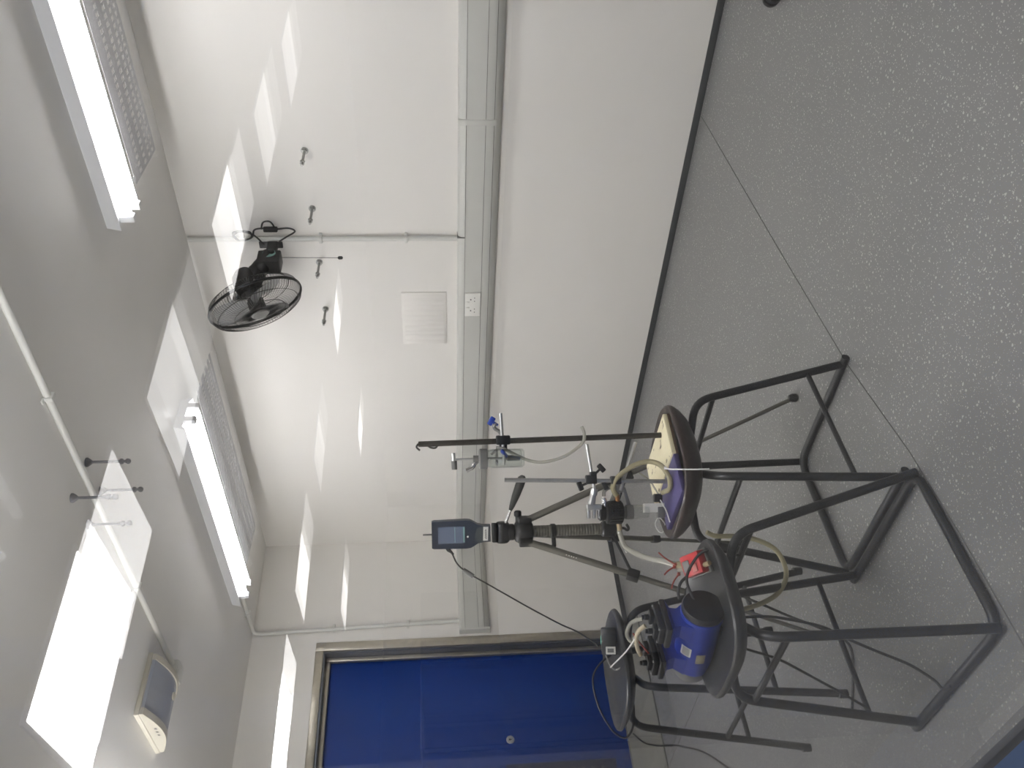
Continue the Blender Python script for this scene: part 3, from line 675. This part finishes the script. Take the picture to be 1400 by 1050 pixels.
hy = M(); hy.tube(smooth([(3.237,-2.178,0.755),(3.259,-2.165,0.767),(3.282,-2.150,0.757),(3.302,-2.138,0.733),(3.324,-2.128,0.695),(3.336,-2.130,0.656),(3.338,-2.150,0.626),(3.330,-2.185,0.610),(3.312,-2.205,0.606),(3.290,-2.205,0.608),(3.272,-2.195,0.612),(3.258,-2.190,0.618)],7), 0.0078, 12)
tag(hy.build('hose', HOSEY), 'thick yellowed hose looping over the cream and purple bases', 'hose')
hz = M(); hz.tube(smooth([(3.228,-2.172,0.792),(3.236,-2.160,0.790),(3.240,-2.150,0.775),(3.236,-2.142,0.750),(3.228,-2.14,0.735)],6), 0.0055, 10)
tag(hz.build('hose', HOSE), 'short clear hose bent behind the grey rod above the filter holder', 'hose')
hl = M(); hl.tube(smooth([(3.150,-2.245,0.746),(3.125,-2.285,0.733),(3.15,-2.33,0.712),(3.20,-2.385,0.688),(3.25,-2.43,0.662),(3.282,-2.468,0.632)],8), 0.0082, 12)
tag(hl.build('hose', HOSE), 'clear hose running from the filter holder down to the red meter', 'hose')
ht = M(); ht.tube(smooth([(3.279,-2.125,0.681),(3.262,-2.142,0.650),(3.242,-2.16,0.632),(3.234,-2.18,0.622)],6), 0.0028, 8)
tag(ht.build('hose', HOSE), 'hair thin clear tube arching over the cream base', 'hose')
def ziptie(pts, m, label, head=True):
    b = M(); b.tube(smooth(pts,5), 0.0022, 6)
    if head: b.obox(Vector(pts[0]), (X,Y,Z), (0.004,0.004,0.004), 0.001)
    tag(b.build('zip_tie', m), label, 'cable tie')
ziptie([(3.345,-2.165,0.618),(3.375,-2.195,0.614),(3.418,-2.232,0.604),(3.437,-2.250,0.560),(3.44,-2.252,0.525)], TIEW, 'white zip tie on the yellowed hose, tail hanging over the brown seat')
ziptie([(3.236,-2.20,0.622),(3.235,-2.215,0.618),(3.226,-2.235,0.609),(3.205,-2.262,0.600)], TIEW, 'curved white tie tail lying on the purple base', False)
ziptie([(3.148,-2.252,0.747),(3.128,-2.275,0.738),(3.106,-2.298,0.726)], TIEW, 'white zip tie on the hose just under the filter holder')
wl_ = M(); wl_.tube(smooth([(3.117,-2.178,0.600),(3.110,-2.186,0.612),(3.099,-2.198,0.613),(3.088,-2.212,0.602),(3.088,-2.210,0.588),(3.101,-2.194,0.582)],6,True), 0.0022, 6, close=True)
tag(wl_.build('wire_ring', TIEW), 'white wire ring sticking out past the left edge of the brown seat', 'wire')

# ------------------------------------------------------------------ pump on the front stool
pm = thing('vacuum_pump', 'blue twin head vacuum pump with a black fan cover', 'pump', (3.22,-2.64,0.55))
pa = Vector((3.205,-2.642,0.606)); AX = Vector((1,0.19,0)).normalized(); SY = Z.cross(AX)
mo = M(); mo.lathe(pa, AX, [(0.030,-0.118),(0.050,-0.112),(0.0545,-0.10),(0.0545,0.085),(0.058,0.088),(0.058,0.098),(0.052,0.102)], 36); mo.build('motor', PUMPB, pm)
M().lathe(pa, AX, [(0.0565,0.099),(0.0575,0.104),(0.0575,0.112),(0.054,0.118),(0.03,0.120),(0.0,0.120)], 36).build('fan_cover', BLACK, pm)
M().lathe(pa, -AX, [(0.053,0.104),(0.053,0.118),(0.046,0.138),(0.028,0.150),(0.0,0.153)], 32).build('rear_dome', GREY, pm)
for q in (-0.072, 0.056):
    c = pa + AX*q
    nk = M(); nk.add([c+AX*sx*a+SY*sy*b_+Z*h for h,a,b_ in ((0.035,0.030,0.046),(0.062,0.022,0.030),(0.080,0.022,0.034),(0.092,0.034,0.052)) for sx,sy in ((-1,-1),(1,-1),(1,1),(-1,1))],
               [(3,2,1,0),(12,13,14,15)] + [(i*4+k, i*4+(k+1)%4, (i+1)*4+(k+1)%4, (i+1)*4+k) for i in range(3) for k in range(4)]); nk.build('cylinder_neck', PUMPB, pm, True, 25)
    hd = M().obox(c+Z*0.099, (AX,SY,Z), (0.036,0.054,0.008), 0.004).build('head_plate', BLACK, pm)
    M().obox(c+Z*0.115, (AX,SY,Z), (0.030,0.046,0.009), 0.005).build('head_cover', BLACKM, pm)
    for sy in (-1, 1):
        M().obox(c+Z*0.129+SY*sy*0.024, (AX,SY,Z), (0.018,0.013,0.007), 0.003).build('valve_block', BLACK, hd)
        M().lathe(c+Z*0.135+SY*sy*0.024, Z, [(0.008,0),(0.008,0.012),(0.006,0.014),(0.006,0.02)], 12).build('fitting', BLACKM, hd)
        for sx in (-1, 1): M().lathe(c+Z*0.122+SY*sy*0.040+AX*sx*0.024, Z, [(0.0035,0),(0.0035,0.004)], 6).build('screw', ALU, hd)
for q in (-0.05, 0.06):
    M().obox(pa+AX*q-Z*0.052, (AX,SY,Z), (0.014,0.042,0.008), 0.003).build('foot', BLACK, pm)
# labels on the motor: curved paper patches
def patch(name, q0, q1, a0, a1, m, parent, skew=0.0):
    vs = []; fs = []
    for i in range(7):
        for j, q in enumerate((q0, q1)):
            a = math.radians(a0+(a1-a0)*i/6) + (skew if j else 0); vs.append(pa + AX*q + (-SY*math.cos(a) + Z*math.sin(a))*0.0552)
    for i in range(6): fs.append((i*2, i*2+1, i*2+3, i*2+2))
    return M().add(vs, fs).build(name, m, parent)
lb1 = patch('label', -0.030, 0.002, 62, 30, PAPER, pm)
for k in range(5): 
    vs = []; q0 = -0.026+k*0.0055
    for i in range(5):
        for q in (q0, q0+0.0028): 
            a = math.radians(57-22*i/4); vs.append(pa+AX*q+(-SY*math.cos(a)+Z*math.sin(a))*0.0556)
    M().add(vs, [(i*2,i*2+1,i*2+3,i*2+2) for i in range(4)]).build('print_line', INK, lb1)
patch('rating_plate', -0.048, -0.014, 14, -12, mat('plate_tan',(168,160,134),0.5,var=0.25,scale=70), pm)
pt = M(); pt.tube(smooth([pa+AX*0.05+Z*0.150-SY*0.0, pa+AX*0.03+Z*0.165, pa+AX*0.0+Z*0.168, pa-AX*0.04+Z*0.160, pa-AX*0.068+Z*0.148],6), 0.006, 10)
tag(pt.build('hose', mat('hose_tan',(188,176,150),0.4)), 'beige hose bridging the two pump heads', 'hose')
pt = M(); pt.tube(smooth([pa+AX*0.05+SY*0.024+Z*0.152, pa+AX*0.03+SY*0.03+Z*0.178, pa+AX*0.0+SY*0.02+Z*0.19, pa-AX*0.02+SY*0.01+Z*0.18, pa-AX*0.015+Z*0.165],6), 0.0055, 10)
tag(pt.build('hose', HOSE), 'small clear hose looped over the top of the pump', 'hose')
ziptie([pa+AX*0.0+Z*0.172, pa-AX*0.05-SY*0.0+Z*0.19, pa-AX*0.115+Z*0.228], TIEW, 'long white zip tie pointing up from the pump hose')
ziptie([pa+AX*0.01+SY*0.01+Z*0.176, pa-AX*0.02+SY*0.0+Z*0.155, pa-AX*0.05-SY*0.01+Z*0.13], REDT, 'red tie round the hose on top of the pump', False)

# ------------------------------------------------------------------ red meter beside the pump
rjoint = M(); rjoint.tube(smooth([(3.280,-2.466,0.636),(3.290,-2.474,0.626),(3.296,-2.487,0.618)],4), 0.0115, 12)
tag(rjoint.build('hose_joint', HOSEY), 'clear hose joint at the top end of the red meter', 'hose')
rm = thing('flow_meter', 'red flow meter with a grey display lying on the front stool seat', 'meter', (3.335,-2.50,0.59))
ru = Vector((0.80,-0.30,-0.30)).normalized(); rn = Vector((0.55,-0.40,0.75)); rn = (rn-ru*rn.dot(ru)).normalized(); rv = rn.cross(ru)
rc = Vector((3.335,-2.500,0.606))
M().obox(rc, (ru,rv,rn), (0.042,0.030,0.014), 0.005).build('case', RED, rm)
M().obox(rc-ru*0.018+rn*0.014, (ru,rv,rn), (0.015,0.015,0.002), 0.001).build('display', GREY, rm)
M().obox(rc+ru*0.018+rn*0.015-rv*0.012, (ru,rv,rn), (0.010,0.010,0.003), 0.002).build('keypad', mat('keypad_pink',(196,120,112),0.5), rm)
M().obox(rc-rn*0.016, (ru,rv,rn), (0.048,0.034,0.006), 0.003).build('back_plate', GREY, rm)
M().cyl(rc+ru*0.040-rv*0.012, rc+ru*0.064-rv*0.012, 0.007, None, 12).build('port', TAN, rm)
M().cyl(rc-ru*0.040, rc-ru*0.066+Z*0.006, 0.009, 0.008, 12).build('port', HOSE, rm)
for p_, q_, l_ in (((3.288,-2.468,0.642),(3.308,-2.439,0.689),'red tie tail sticking up from the hose end, above the meter'), ((3.285,-2.473,0.647),(3.273,-2.490,0.677),'red tie tail pointing to the door side of the meter'), ((3.274,-2.490,0.636),(3.253,-2.523,0.660),'red tie tail pointing down to the pump from the hose joint')):
    ziptie([p_, Vector(p_).lerp(Vector(q_),0.5)+Vector((0,0,0.004)), q_], REDT, l_)
cbm = M(); cbm.tube(smooth([(3.345,-2.515,0.598),(3.316,-2.510,0.606),(3.303,-2.516,0.622),(3.293,-2.529,0.642),(3.280,-2.550,0.652),(3.270,-2.567,0.650)],7), 0.0042, 8)
tag(cbm.build('cable', CABLE), 'black cable curving from the red meter to the pump', 'cable')
cbm = M(); cbm.tube(smooth([(3.315,-2.60,0.625),(3.335,-2.56,0.640),(3.35,-2.53,0.632),(3.385,-2.50,0.600),(3.40,-2.50,0.56),(3.38,-2.51,0.49)],7), 0.004, 8)
tag(cbm.build('cable', CABLE), 'black cable running over the front stool rim behind the fan cover', 'cable')
lt = M(); lt.tube(smooth([(3.215,-2.31,0.50),(3.205,-2.318,0.470),(3.200,-2.318,0.408),(3.190,-2.328,0.341),(3.171,-2.352,0.287),(3.141,-2.392,0.262),(3.117,-2.427,0.266),(3.095,-2.462,0.301),(3.083,-2.484,0.360),(3.080,-2.50,0.433),(3.095,-2.52,0.50)],7), 0.0075, 12)
tag(lt.build('hose', HOSEY), 'pale hose hanging in a big loop under the stool seats', 'hose')

# ------------------------------------------------------------------ tripod with particle monitor
tp = thing('camera_tripod', 'grey tripod with black clamps standing behind the stools', 'tripod', (2.722,-1.925,0))
tc_ = Vector((2.722,-1.926,0))
feet = [Vector((3.156,-1.695,0.0)), Vector((2.300,-1.718,0.0)), Vector((2.700,-2.385,0.0))]
M().cyl(tc_+Z*0.665, tc_+Z*0.99, 0.0205, None, 20).build('centre_column', TRIP, tp)
rb = M()
for i in range(24): rb.lathe(tc_+Z*(0.70+i*0.0105), Z, [(0.0205,0),(0.0215,0.002),(0.0215,0.005),(0.0205,0.007)], 18)
tag(rb.build('column_ribs', TRIP, tp), None, None, None, 'stuff')
hubm = M(); hubm.lathe(tc_+Z*0.955, Z, [(0.026,0),(0.040,0.006),(0.044,0.018),(0.044,0.050),(0.036,0.064),(0.026,0.070)], 28); hubm.build('hub', BLACK, tp)
for i, f in enumerate(feet):
    d = (f - tc_); d.z = 0; d.normalize(); top = tc_ + d*0.042 + Z*0.985
    M().obox(tc_+d*0.040+Z*0.985, (d, Z.cross(d), Z), (0.018,0.017,0.024), 0.005).build('leg_bracket', BLACK, tp)
    p1, p2 = top.lerp(f, 0.375), top.lerp(f, 0.565); dr = (f-top).normalized()
    lg = M().cyl(top, p1, 0.0125, None, 14).build('leg', TRIP, tp)
    M().cyl(p1, p2, 0.0100, None, 14).build('lower_section', TRIP, lg); M().cyl(p2, f+Z*0.012, 0.0072, None, 12).build('lower_section', TRIP, lg)
    sd = dr.cross(Z).normalized(); nn = sd.cross(dr)
    for p_, s_ in ((p1, 1.0), (p2, 0.82)): M().obox(p_, (dr, sd, nn), (0.022*s_, 0.017*s_, 0.018*s_), 0.005).build('leg_lock', BLACK, lg)
    M().lathe(f, Z, [(0.011,0),(0.0155,0.006),(0.0155,0.02),(0.010,0.032)], 14).build('rubber_foot', BLACK, lg)
    M().tube([tc_+Z*0.665+d*0.015, p1-dr*0.0], 0.0055, 8).build('spreader', BLACKM, tp)
    if i == 2:
        wm = M()
        for k, (o_, hgt) in enumerate(((-0.012,0.006),(-0.006,0.008),(0.0,0.005),(0.005,0.008),(0.011,0.007))):
            wm.obox(top.lerp(f,0.16)+dr*o_*1.6+Vector((0.55,-0.83,0)).normalized()*0.0124, (dr, sd, nn), (0.0016, 0.0035+hgt*0.2, 0.0006))
        wm.build('lettering', PAPER, lg, False)
M().lathe(tc_+Z*0.645, Z, [(0.020,0),(0.030,0.006),(0.030,0.050),(0.024,0.056)], 20).build('lower_hub', BLACK, tp)
M().tube(smooth([tc_+Z*0.645, tc_+Z*0.618, tc_+Z*0.603-RR*0.008, tc_+Z*0.598-RR*0.0, tc_+Z*0.606+RR*0.014],5), 0.005, 8).build('weight_hook', BLACK, tp)
M().lathe(tc_+Z*0.872, Z, [(0.0235,0),(0.0255,0.002),(0.0255,0.016),(0.0235,0.018)], 22).build('column_collar', BLACK, tp)
M().tube(smooth([tc_+Z*0.88-RR*0.02, tc_+Z*0.878-RR*0.055, tc_+Z*0.885-RR*0.062, tc_+Z*0.915-RR*0.052, tc_+Z*0.95-RR*0.045],5), 0.008, 8).build('collar_arm', BLACK, tp)
kn = M(); kn.cyl(tc_+Z*1.01+RR*0.02, tc_+Z*1.01+RR*0.062, 0.009, None, 12); kn.lathe(tc_+Z*1.01+RR*0.055, RR, [(0.010,0),(0.014,0.004),(0.014,0.018),(0.009,0.023)], 14); kn.build('lock_knob', BLACK, tp)
hdm = M(); hdm.lathe(tc_+Z*1.022, Z, [(0.022,0),(0.030,0.006),(0.030,0.022),(0.022,0.030)], 24); hdm.obox(tc_+Z*1.062, (RR,TC,Z), (0.032,0.026,0.020), 0.008); hdm.lathe(tc_+Z*1.068-RR*0.038, RR, [(0.020,0),(0.026,0.006),(0.026,0.070),(0.020,0.076)], 22)
hdm.build('pan_head', BLACK, tp)
M().obox(tc_+Z*1.098, (RR,TC,Z), (0.036,0.028,0.008), 0.003).build('head_plate', BLACK, tp)
h0 = tc_ + Z*1.058 + RR*0.028 + TC*0.012; hd_ = (RR*0.145 + Z*-0.055 + TC*0.03)
M().cyl(h0, h0+hd_*0.42, 0.0052, None, 12).build('handle_rod', CHROME, tp)
M().tube([h0+hd_*0.36, h0+hd_*0.46, h0+hd_*0.7, h0+hd_*0.98, h0+hd_*1.14, h0+hd_*1.2], [0.007,0.010,0.0145,0.0165,0.0155,0.008], 14).build('handle_grip', mat('grip_grey',(58,58,56),0.7), tp)

mn = thing('particle_monitor', 'handheld air monitor with a dark screen on top of the tripod', 'monitor', (2.722,-1.926,1.106))
U_ = Vector((0.73,0.683,0)).normalized(); Nn = Vector((0.683,-0.73,0)); o_ = tc_ + Z*1.112 - Nn*0.022
half = [(0.029,0.0),(0.030,0.028),(0.034,0.046),(0.044,0.062),(0.050,0.074),(0.0515,0.09),(0.0495,0.206),(0.046,0.213)]
poly = [(a,b_) for a,b_ in half] + [(-a,b_) for a,b_ in half[::-1]]
b = M(); b.prism(poly, o_, U_, Z, Nn, 0.040); bmb = b.build('body', DEVN, mn, True, 40)
b = M(); b.prism([(0.027,0.002),(0.028,0.028),(0.02,0.05),(-0.012,0.058),(-0.034,0.048),(-0.028,0.028),(-0.027,0.002)], o_+Nn*0.0398, U_, Z, Nn, 0.0015); b.build('lower_face', DEVG, mn)
b = M(); b.prism([(-0.030,0.094),(0.030,0.094),(0.030,0.190),(-0.030,0.190)], o_+Nn*0.0398, U_, Z, Nn, 0.002); scr = b.build('screen', SCREEN, mn, False)
for z0, z1 in ((0.094,0.100),(0.128,0.131)):
    b = M(); b.prism([(-0.028,z0),(0.028,z0),(0.028,z1),(-0.028,z1)], o_+Nn*0.0418, U_, Z, Nn, 0.0004); b.build('screen_line', TEAL, scr, False)
b = M(); b.lathe(o_+Nn*0.040+U_*-0.008+Z*0.083, Nn, [(0.0035,0),(0.0035,0.002)], 12); b.build('power_button', PAPER, mn)
b = M(); b.prism([(-0.024,0.010),(0.026,0.008),(0.026,0.026),(-0.024,0.028)], o_+Nn*0.0415, U_, Z, Nn, 0.0006); lbl = b.build('label', PAPER, mn, False)
b = M()
for i in range(9): b.prism([(-0.018+i*0.004,0.015),(-0.0155+i*0.004,0.015),(-0.0155+i*0.004,0.019+0.002*(i%2)),(-0.018+i*0.004,0.019+0.002*(i%2))], o_+Nn*0.0421, U_, Z, Nn, 0.0003)
b.build('print', INK, lbl, False)
M().cyl(o_+Nn*0.02+Z*0.205, o_+Nn*0.02+Z*0.245, 0.0034, None, 10).build('inlet', GREY, mn)
b = M(); b.tube(smooth([(2.690,-1.962,1.275),(2.684,-1.972,1.268),(2.681,-1.983,1.253),(2.664,-2.010,1.238),(2.651,-2.030,1.217),(2.643,-2.044,1.197),(2.628,-2.070,1.145),(2.605,-2.111,1.067),(2.585,-2.15,0.995),(2.57,-2.185,0.93),(2.555,-2.215,0.87),(2.545,-2.24,0.815),(2.535,-2.275,0.765),(2.532,-2.295,0.745)],6), 0.0028, 8)
uc = b.build('cable', CABLE); tag(uc, 'thin black cable sagging from the monitor to the adapter on the tall stool', 'cable')
M().cyl((2.692,-1.958,1.272),(2.678,-1.985,1.248), 0.0055, 0.004, 10).build('plug', BLACK, uc)
M().cyl((2.650,-2.032,1.215),(2.637,-2.054,1.178), 0.0085, None, 12).build('ferrite_bead', GREY, uc)

# ------------------------------------------------------------------ adapter on the tall stool and its cables
ad = thing('power_adapter', 'black power adapter with a white label on the tall stool', 'adapter', (2.545,-2.28,0.70))
a0 = Vector((2.545,-2.282,0.706)); au = Vector((0.62,0.78,0.0)).normalized(); an = Vector((0.75,-0.6,0.28)); an = (an-au*an.dot(au)).normalized(); av = an.cross(au)
M().obox(a0, (au,an,av), (0.046,0.016,0.027), 0.004).build('case', BLACK, ad)
M().obox(a0-au*0.030+an*0.0165-av*0.006, (au,an,av), (0.013,0.0006,0.017)).build('label', PAPER, ad, False)
M().obox(a0-au*0.030+an*0.0172-av*0.006, (au,an,av), (0.007,0.0004,0.011)).build('print', GREY, ad, False)
M().obox(a0+au*0.005+an*0.004+av*0.0275, (au,an,av), (0.014,0.008,0.0012), 0.0005).build('indicator', mat('indicator_teal',(120,190,170),0.3,emit=(0.3,0.8,0.65,0.25)), ad)
c = M(); c.tube(smooth([(2.51,-2.318,0.70),(2.495,-2.336,0.736),(2.476,-2.369,0.766),(2.456,-2.408,0.770),(2.430,-2.463,0.758),(2.408,-2.515,0.733),(2.395,-2.549,0.706),(2.385,-2.56,0.668),(2.41,-2.52,0.640),(2.46,-2.45,0.638)],7), 0.0038, 8)
tag(c.build('cable', CABLE), 'black cable arching over the tall stool seat from the adapter', 'cable')
c = M(); c.tube(smooth([(-0.02,-1.52,0.098),(0.10,-1.63,0.068),(0.24,-1.71,0.030),(0.40,-1.78,0.0055),(0.64,-1.884,0.005),(1.017,-2.071,0.005),(1.307,-2.254,0.005),(1.60,-2.48,0.005),(1.90,-2.85,0.005)],8), 0.0045, 8)
tag(c.build('cable', CABLE), 'black cable lying on the floor from the ramp past the tall stool', 'cable')
c = M(); c.tube(smooth([(2.56,-2.235,0.715),(2.53,-2.285,0.725),(2.50,-2.335,0.712),(2.485,-2.36,0.692),(2.50,-2.36,0.672),(2.52,-2.34,0.668),(2.54,-2.30,0.672)],7), 0.003, 8)
tag(c.build('cable', mat('cable_grey',(150,150,148),0.4)), 'thin grey lead looped on the tall stool seat', 'cable')
c = M(); c.tube(smooth([(3.208,-2.685,0.495),(3.203,-2.694,0.463),(3.192,-2.716,0.395),(3.176,-2.749,0.330),(3.154,-2.799,0.240),(3.125,-2.835,0.165)],7), 0.0035, 8)
tag(c.build('cable', CABLE), 'black cable hanging under the front stool towards its rear leg', 'cable')
c = M(); c.tube(smooth([(3.215,-2.60,0.49),(3.24,-2.615,0.40),(3.265,-2.663,0.287),(3.255,-2.695,0.225),(3.243,-2.73,0.150),(3.245,-2.775,0.075),(3.255,-2.825,0.034),(3.268,-2.856,0.0285),(3.30,-2.866,0.026)],7), 0.004, 8)
tag(c.build('cable', CABLE), 'black mains cable hanging through the front stool to its base tube', 'cable')
c = M(); c.tube(smooth([(3.06,-2.42,0.50),(3.0,-2.385,0.40),(2.96,-2.405,0.300),(2.93,-2.44,0.200),(2.905,-2.48,0.09),(2.88,-2.52,0.02),(2.80,-2.58,0.0045),(2.70,-2.66,0.0045)],7), 0.0042, 8)
tag(c.build('cable', CABLE), 'black cable dropping between the front stool and the tall stool', 'cable')

# ------------------------------------------------------------------ dark castor at the edge of the picture
ca = thing('castor_foot', 'dark rounded castor on the floor at the right end of the room', 'castor', (4.19,-0.60,0))
M().lathe((4.168,-0.610,0.034), Vector((0.6,-0.5,0)), [(0.012,-0.024),(0.030,-0.022),(0.032,-0.016),(0.032,-0.006),(0.026,-0.004),(0.026,0.004),(0.032,0.006),(0.032,0.016),(0.030,0.022),(0.012,0.024)], 24).build('twin_wheel', BLACK, ca)
M().obox((4.182,-0.597,0.058), ((0.6,-0.5,0),(0.5,0.6,0),Z), (0.02,0.028,0.02), 0.008).build('hood', BLACK, ca)
M().cyl((4.19,-0.588,0.07), (4.19,-0.588,0.12), 0.006).build('stem', BLACKM, ca)
